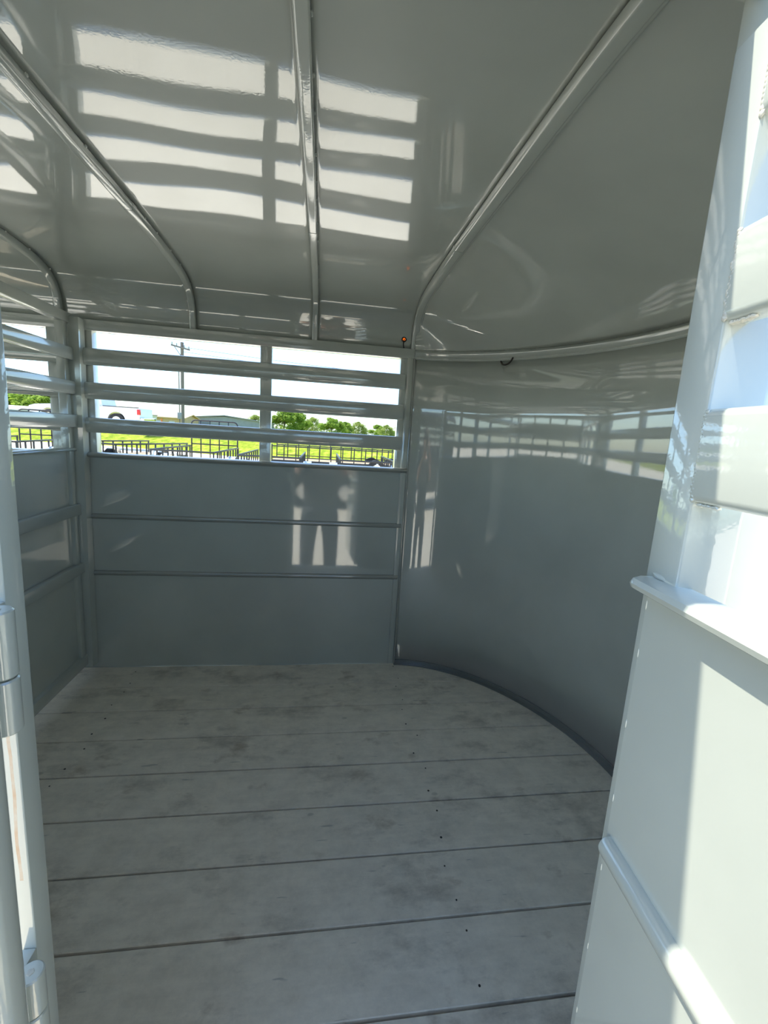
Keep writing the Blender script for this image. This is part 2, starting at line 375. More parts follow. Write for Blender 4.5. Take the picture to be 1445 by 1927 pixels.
# ---- slat profile: face with a rounded lower and upper lip
def slat_prof(h, d):
    # side axis = towards the room, up axis = height
    return [(-d/2, -h/2+0.002), (d*0.15, -h/2), (d*0.40, -h/2+0.006), (d*0.5, -h/2+0.020), (d*0.5, h/2-0.012), (d*0.38, h/2-0.003), (d*0.15, h/2), (-d/2, h/2-0.002)]
def side_wall(root, x0, x1, yin, sgn, posts, zlo=0.0, slats=True):
    """yin inner plane, sgn=+1 when the outside lies towards +y"""
    o = lambda a: yin+sgn*a
    def bx(name, xa, xb, a0, a1, z0, z1, mat=PAINT, bev=0.003):
        y0, y1 = sorted((o(a0), o(a1))); return obj(name, B().box(xa, xb, y0, y1, z0, z1, bev), mat, root)
    bx('lower_panel', x0, x1, 0.0, 0.004, 0.0, 1.085, SHEET, 0.0)
    bx('top_rail', x0, x1, -0.004, 0.045, 1.656, 1.704)
    # rounded cap on top of the panel
    b = B(); b.sweep([(0.026*math.cos(a), 0.013*math.sin(a)) for a in [i*PI/8 for i in range(16)]], [(x0+0.003, o(-0.004), 1.094), (x1-0.003, o(-0.004), 1.094)])
    obj('cap_rail', b, TRIMP, root)
    for z in (0.797, 0.5096):
        b = B(); pr = [(0.011*math.cos(a), 0.0125*math.sin(a)) for a in [i*PI/7 for i in range(14)]]
        b.sweep(pr, [(x0+0.004, o(-0.002), z), (x1-0.012, o(-0.002), z)]); obj('rub_rail', b, TRIMP, root)
    for z0, z1 in ((1.503, 1.578), (1.352, 1.427), (1.199, 1.268)):
        b = B(); pr = slat_prof(z1-z0, 0.026)
        if sgn > 0: path = [(x0+0.01, o(-0.013), (z0+z1)/2), (x1-0.045, o(-0.013), (z0+z1)/2)]
        else: path = [(x1-0.01, o(-0.013), (z0+z1)/2), (x0+0.01, o(-0.013), (z0+z1)/2)]
        b.sweep(pr, path); obj('slat', b, PAINT, root)
    for xa, xb in posts: bx('post', xa, xb, 0.004, 0.05, 0.0, 1.66)
    bx('bottom_rail', x0, x1, 0.006, 0.05, -0.09, 0.0)
far = thing('wall_back', (-1.3, W, 0), 'grey slatted far wall of the trailer with solid lower panel', kind='structure')
side_wall(far, XREAR, XC, W, 1, [(XREAR, XREAR+0.05), (-2.75, -2.70), (-2.19, -2.14), (-1.62, -1.57), (-1.085, -0.975), (-0.955, -0.893), (-0.144, -0.089), (0.543, 0.580)])
obj('corner_post', B().box(0.577, 0.607, W-0.007, W+0.05, 0.0, 1.66, 0.003), PAINT, far)
# ---- near wall with the doorway
near = thing('wall_front', (-1.3, 0, 0), 'near side wall of the trailer left of the open doorway', kind='structure')
side_wall(near, XREAR, -0.15, 0.0, -1, [(XREAR, XREAR+0.05), (-2.75, -2.70), (-1.62, -1.57), (-1.075, -1.02), (-0.60, -0.55)])
obj('door_post', B().box(-0.162, -0.107, -0.026, 0.0, -0.09, 1.66, 0.002), RUSTPOST, near, 'grey steel door post at the left of the opening')
obj('door_header', B().box(-0.15, 0.615, -0.034, 0.004, 1.690, 1.730, 0.003), PAINT, near)
obj('door_post', B().box(0.546, 0.616, -0.04, 0.0, -0.09, 1.70, 0.003), PAINT, near)
obj('door_sill', B().box(-0.11, 0.56, -0.045, -0.004, -0.09, -0.002, 0.003), PAINT, near)
b = B(); b.tube([(-0.101, -0.090, -0.08), (-0.101, -0.090, 1.66)], 0.0205, 20)
pipe = obj('latch_pipe', b, PAINT, near, 'round vertical pipe on the left door post')
for z0, z1, zj in ((0.986, 1.100, 1.038), (0.585, 0.718, 0.672)):
    for za, zb in ((z0, zj-0.0008), (zj+0.0008, z1)):
        b = B(); hb = 0.0015
        ring = [(0.012*math.cos(2*PI*i/20), 0.012*math.sin(2*PI*i/20)) for i in range(20)]
        zs = [(za, 0.88), (za+hb, 1), (zb-hb, 1), (zb, 0.88)]
        vs = [(-0.099+x*k, -0.050+y*k, z) for z, k in zs for x, y in ring]
        fs = [tuple(range(19, -1, -1)), tuple(range(60, 80))]+[(r*20+i, r*20+(i+1) % 20, (r+1)*20+(i+1) % 20, (r+1)*20+i) for r in range(3) for i in range(20)]
        b.add(vs, fs); hbq = obj('hinge_barrel', b, PAINT, near)
    b = B(); b.blob((-0.099, -0.050, z1), 0.004, 0.004, 0.0012, 1); obj('hinge_pin', b, WELD, near)
    obj('hinge_leaf', B().box(-0.120, -0.1075, -0.050, -0.0262, z0+0.002, z1-0.002, 0.001), PAINT, near)
# ---- rear gate
rear = thing('wall_left', (XREAR, W/2, 0), 'slatted rear gate of the trailer', kind='structure')
obj('panel', B().box(XREAR-0.03, XREAR-0.026, 0, W, 0.02, 1.09), SHEET, rear, smooth=False)
for z0, z1 in ((1.09, 1.13), (1.199, 1.268), (1.352, 1.427), (1.503, 1.578), (1.656, 1.70), (0.78, 0.82), (0.49, 0.53), (0.0, 0.05)):
    obj('slat', B().box(XREAR-0.026, XREAR, 0.0, W, z0, z1, 0.004), PAINT, rear)
for y in (0.0, 0.45, 0.9, 1.35, W-0.05): obj('post', B().box(XREAR-0.07, XREAR-0.031, y, y+0.05, 0, 1.70, 0.003), PAINT, rear)

# ---- nose wall
nw = thing('wall_right', (XC+NA/2, W/2, 0), 'curved glossy grey nose wall at the front of the trailer', kind='structure')
b = B(); n = 96; zs = [0.0, 0.35, 0.7, 1.05, 1.4, 1.70]; vs = []
for z in zs:
    for i in range(n+1):
        w = 0.0015*mnoise.noise(Vector((i*0.09, z*1.6, 3.0)))
        x, y = nose(i/n, w); vs.append((x, y, z))
b.add(vs, [(j*(n+1)+i, j*(n+1)+i+1, (j+1)*(n+1)+i+1, (j+1)*(n+1)+i) for j in range(len(zs)-1) for i in range(n)])
ob = obj('nose_sheet', b, SHEET, nw, angle=60)
md = ob.modifiers.new('thickness', 'SOLIDIFY'); md.thickness = 0.003; md.offset = 1
# floor angle: two legs of an L
b = B(); b.sweep([(-0.0, 0), (0.004, 0), (0.004, 0.024), (0.0, 0.026), (-0.0, 0.026)], [(x, y, 0.0) for x, y in nose_pts(72, -0.001)])
b.sweep([(0, 0), (0.022, 0), (0.024, 0.0045), (0.0, 0.006)], [(x, y, 0.0) for x, y in nose_pts(72, -0.001)])
obj('floor_angle', b, DARKTRIM, nw)
# top rail: ridge with an upper and a lower lip
pr = [(-0.004, -0.024), (0.006, -0.026), (0.010, -0.021), (0.008, -0.015), (0.014, -0.011), (0.020, -0.004), (0.021, 0.006), (0.016, 0.013), (0.008, 0.017), (0.004, 0.022), (-0.004, 0.024)]
b = B(); b.sweep(pr, [(x, y, 1.680) for x, y in nose_pts(80, 0.0)])
obj('top_rail', b, PAINT, nw)
b = B()
cx, cy = 1.030, 1.648; tx, ty = 0.6, -0.8; nxn, nyn = -0.8, -0.6
ring = []
for i in range(15):
    a = math.pi*i/14
    ring.append((cx+tx*0.031*math.cos(a)+nxn*(0.012+0.012*math.sin(a)), cy+ty*0.031*math.cos(a)+nyn*(0.012+0.012*math.sin(a)), 1.668-0.034*math.sin(a)))
ring = [(ring[0][0]-nxn*0.02, ring[0][1]-nyn*0.02, ring[0][2])]+ring+[(ring[-1][0]-nxn*0.02, ring[-1][1]-nyn*0.02, ring[-1][2])]
b.tube(ring, 0.0042, 8, upv=(0.3, 0.1, 1))
obj('tie_ring', b, NAIL, nw, 'small bent steel tie loop under the nose rail')
wl = B(); 
for i in range(70):
    t = i/70*0.62+0.005; x, y = nose(t, -0.004)
    if random.random() < 0.5: wl.blob((x-0.0, y, 1.702+random.uniform(-.001, .001)), 0.006, 0.006, 0.0022, 1)
obj('weld_spots', wl, PAINT, nw, kind='stuff')
sw = B(); sw.box(XC-0.004, XC+0.006, W-0.010, W+0.003, 0.0, 1.66, 0.002)
obj('corner_angle', sw, TRIMP, nw)

# ---- ceiling
def arch_pts(n_per=1):
    pts = [(1.866, 1.695), (1.866, 1.745), (1.864, 1.790), (1.855, 1.826), (1.838, 1.855), (1.812, 1.876), (1.775, 1.897), (1.70, 1.914), (1.50, 1.9295), (1.25, 1.9340), (W/2, 1.9350)]
    full = pts+[(W-y, z) for y, z in reversed(pts[:-1])]
    out = []
    for i in range(len(full)-1):
        seg = max(1, int(math.hypot(full[i+1][0]-full[i][0], full[i+1][1]-full[i][1])/0.03))
        for q in range(seg): out.append((lerp(full[i][0], full[i+1][0], q/seg), lerp(full[i][1], full[i+1][1], q/seg)))
    out.append(full[-1])
    for _ in range(6):   # smooth
        out = [out[0]]+[((out[i-1][0]+2*out[i][0]+out[i+1][0])/4, (out[i-1][1]+2*out[i][1]+out[i+1][1])/4) for i in range(1, len(out)-1)]+[out[-1]]
    return out
AP = arch_pts()
ceil = thing('ceiling', (-1.3, W/2, 1.70), 'glossy grey sheet steel trailer roof seen from below, crossed by ribs', kind='structure')
def buckle(x, y):
    """oil-canning of the thin roof sheet between its ribs"""
    for i in range(len(RIBS)-1):
        if RIBS[i] <= x <= RIBS[i+1]:
            q = (x-RIBS[i])/(RIBS[i+1]-RIBS[i]); e = math.sin(PI*q)
            s_ = math.sin(PI*min(1, max(0, y/W)))
            return e*s_*(0.0030*mnoise.noise(Vector((i*3.7+x*1.9, y*2.3, 1.0)))+0.0016*math.sin(3.1*y+i*1.3))
    return 0.0
xs_all = [XREAR-0.02]+RIBS
for i in range(len(xs_all)-1):
    xa, xb = xs_all[i], xs_all[i+1]; m = 18; b = B(); vs = []
    for q in range(m+1):
        x = lerp(xa, xb, q/m)
        for (y, z) in AP: vs.append((x, y, z+buckle(x, y)))
    L = len(AP)
    b.add(vs, [(q*L+k, q*L+k+1, (q+1)*L+k+1, (q+1)*L+k) for q in range(m) for k in range(L-1)])
    ob = obj('roof_sheet', b, ROOF, ceil, angle=70)
    md = ob.modifiers.new('thickness', 'SOLIDIFY'); md.thickness = 0.003; md.offset = 1
# nose roof: ruled between the last arch and the nose rail
b = B(); m = 22; vs = []; L = len(AP)
for q in range(m+1):
    t = q/m
    for (y, z) in AP:
        yy = min(W-0.0, max(0.0, y)); xr = nose_x(yy)
        x = lerp(XC, xr, t)
        zz = lerp(z, 1.702, t)+0.10*(z-1.702)*math.sin(PI*t)
        vs.append((x, lerp(y, yy, min(1, t*3)), zz))
b.add(vs, [(q*L+k, q*L+k+1, (q+1)*L+k+1, (q+1)*L+k) for q in range(m) for k in range(L-1)])
ob = obj('nose_roof', b, ROOF, ceil, angle=70)
md = ob.modifiers.new('thickness', 'SOLIDIFY'); md.thickness = 0.003; md.offset = 1
# ribs: square tube bows inside the sheet
def inner(off):
    out = []
    for i, (y, z) in enumerate(AP):
        a = AP[max(0, i-1)]; c = AP[min(len(AP)-1, i+1)]
        ty, tz = c[0]-a[0], c[1]-a[1]; l = math.hypot(ty, tz); out.append((y-off*tz/l, z+off*ty/l))
    return out
IN = inner(0.014)
for r in RIBS:
    big = r == XC
    path = [(r, y, z) for y, z in IN]; ww = 0.034 if big else 0.027
    def upf(i, p):
        a = IN[max(0, i-1)]; c = IN[min(len(IN)-1, i+1)]
        ty, tz = c[0]-a[0], c[1]-a[1]; return (0, tz, -ty)
    b = B(); b.sweep(rrect(ww, 0.026, 0.005, 3), path, upf=upf)
    rb = obj('rib', b, PAINT, ceil)
    if big:
        b = B(); b.sweep(rrect(0.012, 0.018, 0.004, 2), [(r+0.021, y, z+0.002) for y, z in IN], upf=upf); obj('rib_flange', b, PAINT, rb)
    ws = B()
    for k in range(6, len(IN)-6, 4):
        y, z = IN[k]; sd = 1 if random.random() < .8 else -1
        ws.blob((r+sd*(ww/2+0.001), y+random.uniform(-.02, .02), z+0.009), 0.0032, 0.006, 0.004, 1)
    # butt joint sleeve
    k = int(len(IN)*0.36); 
    ws.sweep(rrect(ww+0.002, 0.028, 0.005, 2), path[k:k+2], upf=lambda i, p, k=k: upf(k, p))
    obj('rib_welds', ws, PAINT, rb, kind='stuff')
# side plate that closes the roof edge onto the wall rail
for ya, yb in ((W, W+0.036), (-0.036, 0.0)): obj('roof_gutter', B().box(XREAR, XC, ya, yb, 1.690, 1.700, 0.002), PAINT, ceil)

# ---- open side door, hinged at the right of the opening
TH = 0.09
De = Vector((-math.sin(TH), -math.cos(TH), 0)); Dn = Vector((-math.cos(TH), math.sin(TH), 0)); DO = Vector((0.52, -0.03, 0))
def dm(v): return DO+De*v.x+Dn*v.y+Vector((0, 0, v.z))     # local x along the door, y out of its inner face, z up
door = thing('door_1', DO, 'open grey slatted side door in sunlight at the right of the doorway', kind='structure')
def dbox(name, x0, x1, y0, y1, z0, z1, mat=PAINT, bev=0.003, label=None): return obj(name, B().box(x0, x1, y0, y1, z0, z1, bev).xf(dm), mat, door, label)
DW = 0.66; SWd = 0.045
dbox('hinge_stile', 0, SWd, -0.055, 0, 0.01, 1.623)
dbox('latch_stile', DW-SWd, DW, -0.055, 0, 0.01, 1.623)
dbox('top_bar', SWd, DW-SWd, -0.05, -0.001, 1.578, 1.6225)
dbox('bottom_bar', SWd, DW-SWd, -0.05, -0.002, 0.01, 0.05)
for z0, z1 in ((1.221, 1.308), (1.383, 1.460)):
    b = B(); b.bar((SWd-0.001, -0.014, (z0+z1)/2), (DW-SWd+0.001, -0.014, (z0+z1)/2), 0.030, z1-z0, 0.008, 4); obj('slat', b.xf(dm), PAINT, door)
    wv = B()
    for k in range(26):
        z = lerp(z0+0.003, z1-0.003, k/25); wv.blob((SWd+random.uniform(-.0015, .0015), -0.0005, z), random.uniform(.0022, .0034), 0.002, random.uniform(.002, .004), 1)
    for k in range(8):
        wv.blob((SWd+0.004+0.003*k, -0.006-0.002*random.random(), z0-0.001), 0.0035, 0.004, random.uniform(.0015, .003), 1)
    obj('weld_bead', wv.xf(dm), WELD if z0 > 1.3 else PAINT, door)
wv = B()
for k in range(10): wv.blob((SWd, -0.0005, 1.545+0.004*k), .003, .002, .0035, 1)
obj('weld_bead', wv.xf(dm), WELD, door)
b = B(); b.bar((SWd-0.001, -0.014, 1.5612), (DW-SWd+0.001, -0.014, 1.5612), 0.030, 0.034, 0.007, 4); obj('slat', b.xf(dm), PAINT, door)
dbox('panel', 0.012, DW-0.012, 0.0003, 0.002, 0.015, 1.118, SHEET, 0.0)
# rounded cap: flat top that rolls over
pr = [(-0.022, 0.007), (-0.010, 0.0085), (0.008, 0.0085), (0.0165, 0.006), (0.0195, 0.001), (0.018, -0.004), (0.012, -0.0075), (0.002, -0.008), (-0.022, -0.006)]
b = B()
caps = [(0.004, 0.35), (0.0055, 0.75), (0.010, 0.97), (0.016, 1.0), (DW-0.004, 1.0)]
vs = []; 
for x, k in caps:
    for a, c in pr: vs.append((x, 0.004+a*k, 1.1285+c*k))
q = len(pr)
b.add(vs, [(i*q+j, i*q+(j+1) % q, (i+1)*q+(j+1) % q, (i+1)*q+j) for i in range(len(caps)-1) for j in range(q)]+[tuple(range(q)), tuple(len(vs)-1-j for j in range(q))])
obj('cap_rail', b.xf(dm), PAINT, door)
wv = B(); wv.blob((0.020, -0.001, 1.1395), .012, .003, .0035, 2, .15); obj('weld_bead', wv.xf(dm), PAINT, door)
for z in (0.812, 0.512):
    pr = [(0.0125*math.cos(a), 0.0135*math.sin(a)) for a in [i*PI/9 for i in range(18)]]
    b = B(); caps = [(0.017, 0.7), (0.0185, 0.93), (0.022, 1.0), (DW-0.02, 1.0)]; vs = []
    for x, k in caps:
        for a, c in pr: vs.append((x, 0.003+a*k, z+c*k))
    q = 18
    b.add(vs, [(i*q+j, i*q+(j+1) % q, (i+1)*q+(j+1) % q, (i+1)*q+j) for i in range(3) for j in range(q)]+[tuple(range(q)), tuple(len(vs)-1-j for j in range(q))])
    obj('rub_rail', b.xf(dm), PAINT, door)
wv = B()
for z in (1.105, 1.05, 0.965, 0.87, 0.775, 0.66, 0.56, 0.45, 0.33, 0.2, 0.08):
    wv.blob((0.012, 0.001, z), .0016, .0018, .007, 2)
    wv.blob((DW-0.012, 0.001, z), .0016, .0018, .007, 2)
obj('tack_welds', wv.xf(dm), PAINT, door, kind='stuff')
for z in (0.25, 0.95, 1.5):
    b = B(); b.tube([Vector((-0.006, -0.040, z-0.04)), Vector((-0.006, -0.040, z+0.04))], 0.011, 14); obj('hinge_barrel', b.xf(dm), PAINT, door)

# ---- centre gate
cg = thing('divider_gate', (XG, 0.9, 0.04), 'grey slatted divider gate closing off the rear half of the trailer', 'gate')
def gbox(name, a0, a1, y0, y1, z0, z1, mat=PAINT, bev=0.003): return obj(name, B().box(a0, a1, y0, y1, z0, z1, bev), mat, cg)
def leaning(z): return lerp(-0.962, -0.945, z/1.7)
b = B(); vs = []
for z in (0.03, 1.700):
    x = leaning(z); vs += [(x-0.018, 1.775, z), (x+0.027, 1.775, z), (x+0.027, 1.826, z), (x-0.018, 1.826, z)]
b.add(vs, [(0, 3, 2, 1), (4, 5, 6, 7), (0, 1, 5, 4), (1, 2, 6, 5), (2, 3, 7, 6), (3, 0, 4, 7)])
obj('hinge_post', b, PAINT, cg)
gbox('hinge_stile', XG-0.036, XG-0.002, 1.735, 1.772, 0.05, 1.70)
gbox('latch_stile', XG-0.036, XG-0.002, 0.06, 0.097, 0.05, 1.70)
gbox('panel', XG-0.022, XG-0.018, 0.097, 1.735, 0.06, 1.11, SHEET, 0.0)
for z0, z1 in ((1.519, 1.563), (1.371, 1.418), (1.224, 1.270)):
    gbox('slat', XG-0.008, XG+0.016, 0.05, 1.806, z0-0.006, z1+0.006, PAINT, 0.006)
gbox('top_bar', XG-0.036, XG+0.004, 0.05, 1.81, 1.672, 1.716, PAINT, 0.004)
for z0, z1 in ((0.811, 0.865), (0.526, 0.576)): gbox('rail', XG-0.018, XG+0.012, 0.05, 1.81, z0, z1, PAINT, 0.005)
gbox('bottom_bar', XG-0.036, XG+0.004, 0.05, 1.80, 0.046, 0.100, PAINT, 0.004)
b = B(); b.sweep([(0.020*math.cos(a), 0.010*math.sin(a)) for a in [i*PI/7 for i in range(14)]], [(XG-0.012, 0.06, 1.118), (XG-0.012, 1.80, 1.118)]); obj('cap_rail', b, PAINT, cg)

# ---- marker light with its wire
ml = thing('marker_light', (0.552, 1.864, 1.71), 'small glowing orange marker light with black wire above the right window', 'light')
em = bpy.data.materials.new('amber_led'); em.use_nodes = True
eb = em.node_tree.nodes['Principled BSDF']; eb.inputs['Base Color'].default_value = (0.8, 0.15, 0.02, 1)
eb.inputs['Emission Color'].default_value = (1.0, 0.17, 0.01, 1); eb.inputs['Emission Strength'].default_value = 0.9
def rring(c, r, rr, n=20): 
    b = B(); b.tube([(c[0]+r*math.cos(2*PI*i/n), c[1], c[2]+r*math.sin(2*PI*i/n)) for i in range(n)], rr, 8, closed=True, upv=(0, 1, 0)); return b
mc = (0.556, 1.858, 1.752)
obj('grommet', rring(mc, 0.0095, 0.0035), BLACKRUB, ml)
obj('lens', B().blob((mc[0], mc[1]+0.001, mc[2]), 0.0085, 0.004, 0.0085, 2), em, ml)
obj('socket', B().blob((mc[0]+0.0005, mc[1]-0.003, mc[2]-0.001), 0.0035, 0.003, 0.0035, 1), BLACKRUB, ml)
b = B(); b.tube([(mc[0], mc[1]-0.005, mc[2]-0.001), (mc[0]-0.003, mc[1]-0.010, mc[2]-0.012), (mc[0]-0.003, mc[1]-0.008, mc[2]-0.028), (mc[0]+0.002, mc[1]-0.004, mc[2]-0.044), (mc[0]+0.006, mc[1]+0.004, mc[2]-0.050)], 0.0026, 8, upv=(0.2, 1, 0.1))
obj('wire', b, BLACKRUB, ml)

# ------------------------------------------------------------------ outside, far side
def utility_trailer():
    t = thing('utility_trailer', (0, 0, 0), world=False)
    w, l = 0.85, 1.9
    obj('deck', B().box(-w, w, -l, l, 0.46, 0.50, 0.005), DECK, t)
    for sx in (-1, 1):
        obj('frame_rail', B().box(sx*w-0.03, sx*w+0.03, -l, l, 0.38, 0.50, 0.005), BLACKSTEEL, t)
        obj('top_rail', B().box(sx*w-0.025, sx*w+0.025, -l, l, 0.92, 0.97, 0.006), BLACKSTEEL, t)
        p0 = None
        for i in range(9):
            y = -l+0.03+(2*l-0.06)*i/8
            if p0 is None: p0 = obj('rail_post', B().box(sx*w-0.02, sx*w+0.02, y-0.02, y+0.02, 0.48, 0.93, 0.003), BLACKSTEEL, t); y00 = y
            else: inst(p0, 'rail_post', (0, y-y00, 0), t)
        # fender: bent plate over the wheel
        b = B(); arc = []
        for i in range(13):
            a = PI*i/12; arc.append((0, 0.42*math.cos(a), 0.50+0.24*math.sin(a)))
        b.sweep([(-0.13, -0.004), (0.13, -0.004), (0.13, 0.006), (-0.13, 0.006)], [(sx*(w+0.16), y, z) for _, y, z in arc], upf=lambda i, p: (0, p[1], p[2]-0.45))
        obj('fender', b, SILVER, t)
        b = B(); b.tube([(sx*(w+0.06), 0, 0.33), (sx*(w+0.26), 0, 0.33)], 0.33, 24); wh = obj('wheel', b, TYRE, t)
        b = B(); b.tube([(sx*(w+0.255), 0, 0.33), (sx*(w+0.27), 0, 0.33)], 0.18, 16); obj('hub', b, CHROME, wh)
    for ye in (-l,):
        obj('front_rail', B().box(-w, w, ye-0.025, ye+0.025, 0.92, 0.97, 0.006), BLACKSTEEL, t)
    # ramp gate standing at the far end
    b = B(); hoop = [(-w+0.04, l+0.05, 0.5), (-w+0.04, l+0.05, 1.72)]
    for i in range(6):
        a = PI-PI/2*i/5; hoop.append((-w+0.19+0.15*math.cos(a), l+0.05, 1.72+0.15*math.sin(a)))
    for i in range(6):
        a = PI/2-PI/2*i/5; hoop.append((w-0.19+0.15*math.cos(a), l+0.05, 1.72+0.15*math.sin(a)))
    hoop += [(w-0.04, l+0.05, 0.5)]
    b.tube(hoop, 0.025, 8, upv=(0, 1, 0)); rg = obj('ramp_gate', b, BLACKSTEEL, t)
    p0 = None
    for i in range(1, 5):
        x = -w+0.04+(2*w-0.08)*i/5
        if p0 is None: p0 = obj('gate_bar', B().box(x-0.018, x+0.018, l+0.03, l+0.07, 0.5, 1.86, 0.003), BLACKSTEEL, rg); x00 = x
        else: inst(p0, 'gate_bar', (x-x00, 0, 0), rg)
    obj('gate_crossbar', B().box(-w+0.05, w-0.05, l+0.03, l+0.07, 1.0, 1.04, 0.003), BLACKSTEEL, rg)
    # tongue towards the near end
    for sx in (-1, 1):
        b = B(); b.bar((sx*w*0.8, -l, 0.43), (0, -l-1.15, 0.43), 0.06, 0.09, 0.006); obj('tongue', b, BLACKSTEEL, t)
    obj('coupler', B().box(-0.06, 0.06, -l-1.4, -l-1.1, 0.40, 0.52, 0.02), BLACKSTEEL, t)
    b = B(); b.tube([(0.12, -l-0.95, 0.15), (0.12, -l-0.95, 0.95)], 0.03, 12); obj('tongue_jack', b, SILVER, t)
    return t
ut = utility_trailer()
spots = [((-3.78, 14.7), 0, 'black utility trailer with a tall hooped ramp gate left of the middle window post'),
         ((-1.32, 14.3), 0, 'black utility trailer with silver fender seen right of the middle window post'),
         ((1.55, 14.4), 0, 'black utility trailer seen through the right end of the far window'),
         ((-6.55, 16.6), -0.30, 'black utility trailer below the white pickup in the left of the far window'),
         ((-9.25, 14.8), 0.12, 'black utility trailer seen between the divider gate slats')]
for i, ((x, y), rz, lab) in enumerate(spots):
    o = ut if i == 0 else copy_tree(ut)
    o.location = (x, y, GND); o.rotation_euler.z = rz
    tag(o, lab, 'trailer', 'utility trailers parked in the yard')
    if i not in (0, 4):
        for ch in list(o.children):
            if ch.name.startswith('ramp_gate'):
                for g in list(ch.children): bpy.data.objects.remove(g)
                bpy.data.objects.remove(ch)
# long trailer with tall side rails, lying along the yard edge
lt = thing('long_trailer', (1.6, 18.6, GND), 'long low black trailer with railed sides parked before the grass bank', 'trailer')
x0, x1 = -1.85, 6.2
obj('deck', B().box(x0, x1, 17.7, 19.6, 0.02, 0.07, 0.005), DECK, lt)
for y in (17.7, 19.6):
    obj('frame_rail', B().box(x0, x1, y-0.04, y+0.04, -0.06, 0.08, 0.005), BLACKSTEEL, lt)
    obj('top_rail', B().box(x0, x1, y-0.022, y+0.022, 0.60, 0.645, 0.006), BLACKSTEEL, lt)
    obj('lower_rail', B().box(x0, x1, y-0.018, y+0.018, 0.17, 0.205, 0.005), BLACKSTEEL, lt)
    p0 = None; kk = 0; x = x0+0.02
    while x < x1:
        if p0 is None: p0 = obj('rail_post', B().box(x-0.02, x+0.02, y-0.02, y+0.02, 0.05, 0.70, 0.003), BLACKSTEEL, lt)
        else: inst(p0, 'rail_post', (x-x0-0.02, 0, 0), lt)
        x += 0.47
    for wx in (2.4, 3.3):
        b = B(); b.tube([(wx, y-0.12, GND+0.36), (wx, y+0.12, GND+0.36)], 0.36, 24); wh = obj('wheel', b, TYRE, lt)
        b = B(); b.tube([(wx, y-0.13, GND+0.36), (wx, y+0.13, GND+0.36)], 0.18, 16); obj('hub', b, CHROME, wh)
# pickup
tk = thing('pickup_truck', (-12.6, 27.9, ZR), 'white crew cab pickup truck parked on the road beyond the grass', 'truck')
def tx(name, b, mat, parent=None): return obj(name, b.xf(lambda v: Vector((-10.3-v.x, 27.0+v.y, ZR-0.05+v.z))), mat, parent or tk)
# side outline, x measured forward from the tailgate
def prism(out, y0, y1):
    b = B(); n = len(out)
    b.add([(x, y0, z) for x, z in out]+[(x, y1, z) for x, z in out], [tuple(range(n)), tuple(range(2*n-1, n-1, -1))]+[(i, n+i, n+(i+1) % n, (i+1) % n) for i in range(n)]); return b
def wheelcut(cx, r, z0, n=10): return [(cx+r*math.cos(PI-PI*i/n), z0+r*math.sin(PI*i/n)) for i in range(n+1)]
out = [(0, 0.55), (0.0, 1.16), (0.03, 1.20), (2.0, 1.20), (2.02, 1.17), (4.35, 1.17), (5.45, 1.08), (5.75, 0.98), (5.82, 0.55)]
out += [(x, z) for x, z in reversed(wheelcut(4.75, 0.47, 0.45))]+[(x, z) for x, z in reversed(wheelcut(1.25, 0.47, 0.45))]
tx('body', prism(out, 0, 1.95), WHITECAR)
cab = [(1.98, 1.17), (2.08, 1.60), (2.20, 1.86), (2.5, 1.92), (3.5, 1.92), (3.75, 1.86), (4.4, 1.17)]
tx('cab', prism(cab, 0.09, 1.86), WHITECAR)
tx('side_window', prism([(2.22, 1.25), (2.28, 1.55), (2.36, 1.76), (2.98, 1.78), (2.98, 1.25)], 0.075, 0.10), GLASSD)
tx('side_window', prism([(3.1, 1.25), (3.1, 1.78), (3.5, 1.77), (4.12, 1.25)], 0.075, 0.10), GLASSD)
tx('bed_rail', B().box(0.05, 1.95, -0.01, 0.10, 1.19, 1.235, 0.01), BLACKSTEEL)
tx('tail_light', B().box(-0.02, 0.14, -0.015, 0.14, 0.82, 1.12, 0.01), REDL)
tx('bumper', B().box(-0.22, 0.02, 0.05, 1.9, 0.50, 0.70, 0.02), CHROME)
tx('door_handle', B().box(2.35, 2.6, -0.02, 0.01, 1.02, 1.06, 0.006), CHROME)
tx('wing_mirror', B().box(3.95, 4.15, -0.22, 0.0, 1.25, 1.42, 0.03), BLACKSTEEL)
for wx in (1.25, 4.75):
    for wy in (0.12, 1.83):
        b = B(); b.tube([(wx, wy-0.13, 0.43), (wx, wy+0.13, 0.43)], 0.41, 24); wh = tx('wheel', b, TYRE)
        b = B(); b.tube([(wx, wy-0.14, 0.43), (wx, wy+0.14, 0.43)], 0.24, 16); tx('hub', b, CHROME, wh)
# skip box behind the pickup
sk = thing('skip_box', (-12.6, 34.5, ZR), 'pale metal skip box standing behind the white pickup', 'skip')
b = B(); b.add([(-13.05, 34.0, ZR), (-12.3, 34.0, ZR), (-12.2, 34.0, 1.72), (-13.15, 34.0, 1.72), (-13.05, 35.2, ZR), (-12.3, 35.2, ZR), (-12.2, 35.2, 1.72), (-13.15, 35.2, 1.72)], [(0, 1, 2, 3), (5, 4, 7, 6), (1, 5, 6, 2), (4, 0, 3, 7), (3, 2, 6, 7), (0, 4, 5, 1)])
obj('body', b, WHITEB, sk, smooth=False)
for x in (-13.02, -12.68, -12.34): obj('stiffener', B().box(x-0.03, x+0.03, 33.95, 34.02, ZR, 1.72, 0.01), WHITEB, sk)
obj('lid', B().box(-13.2, -12.15, 33.95, 35.25, 1.72, 1.78, 0.01), GREYB, sk)
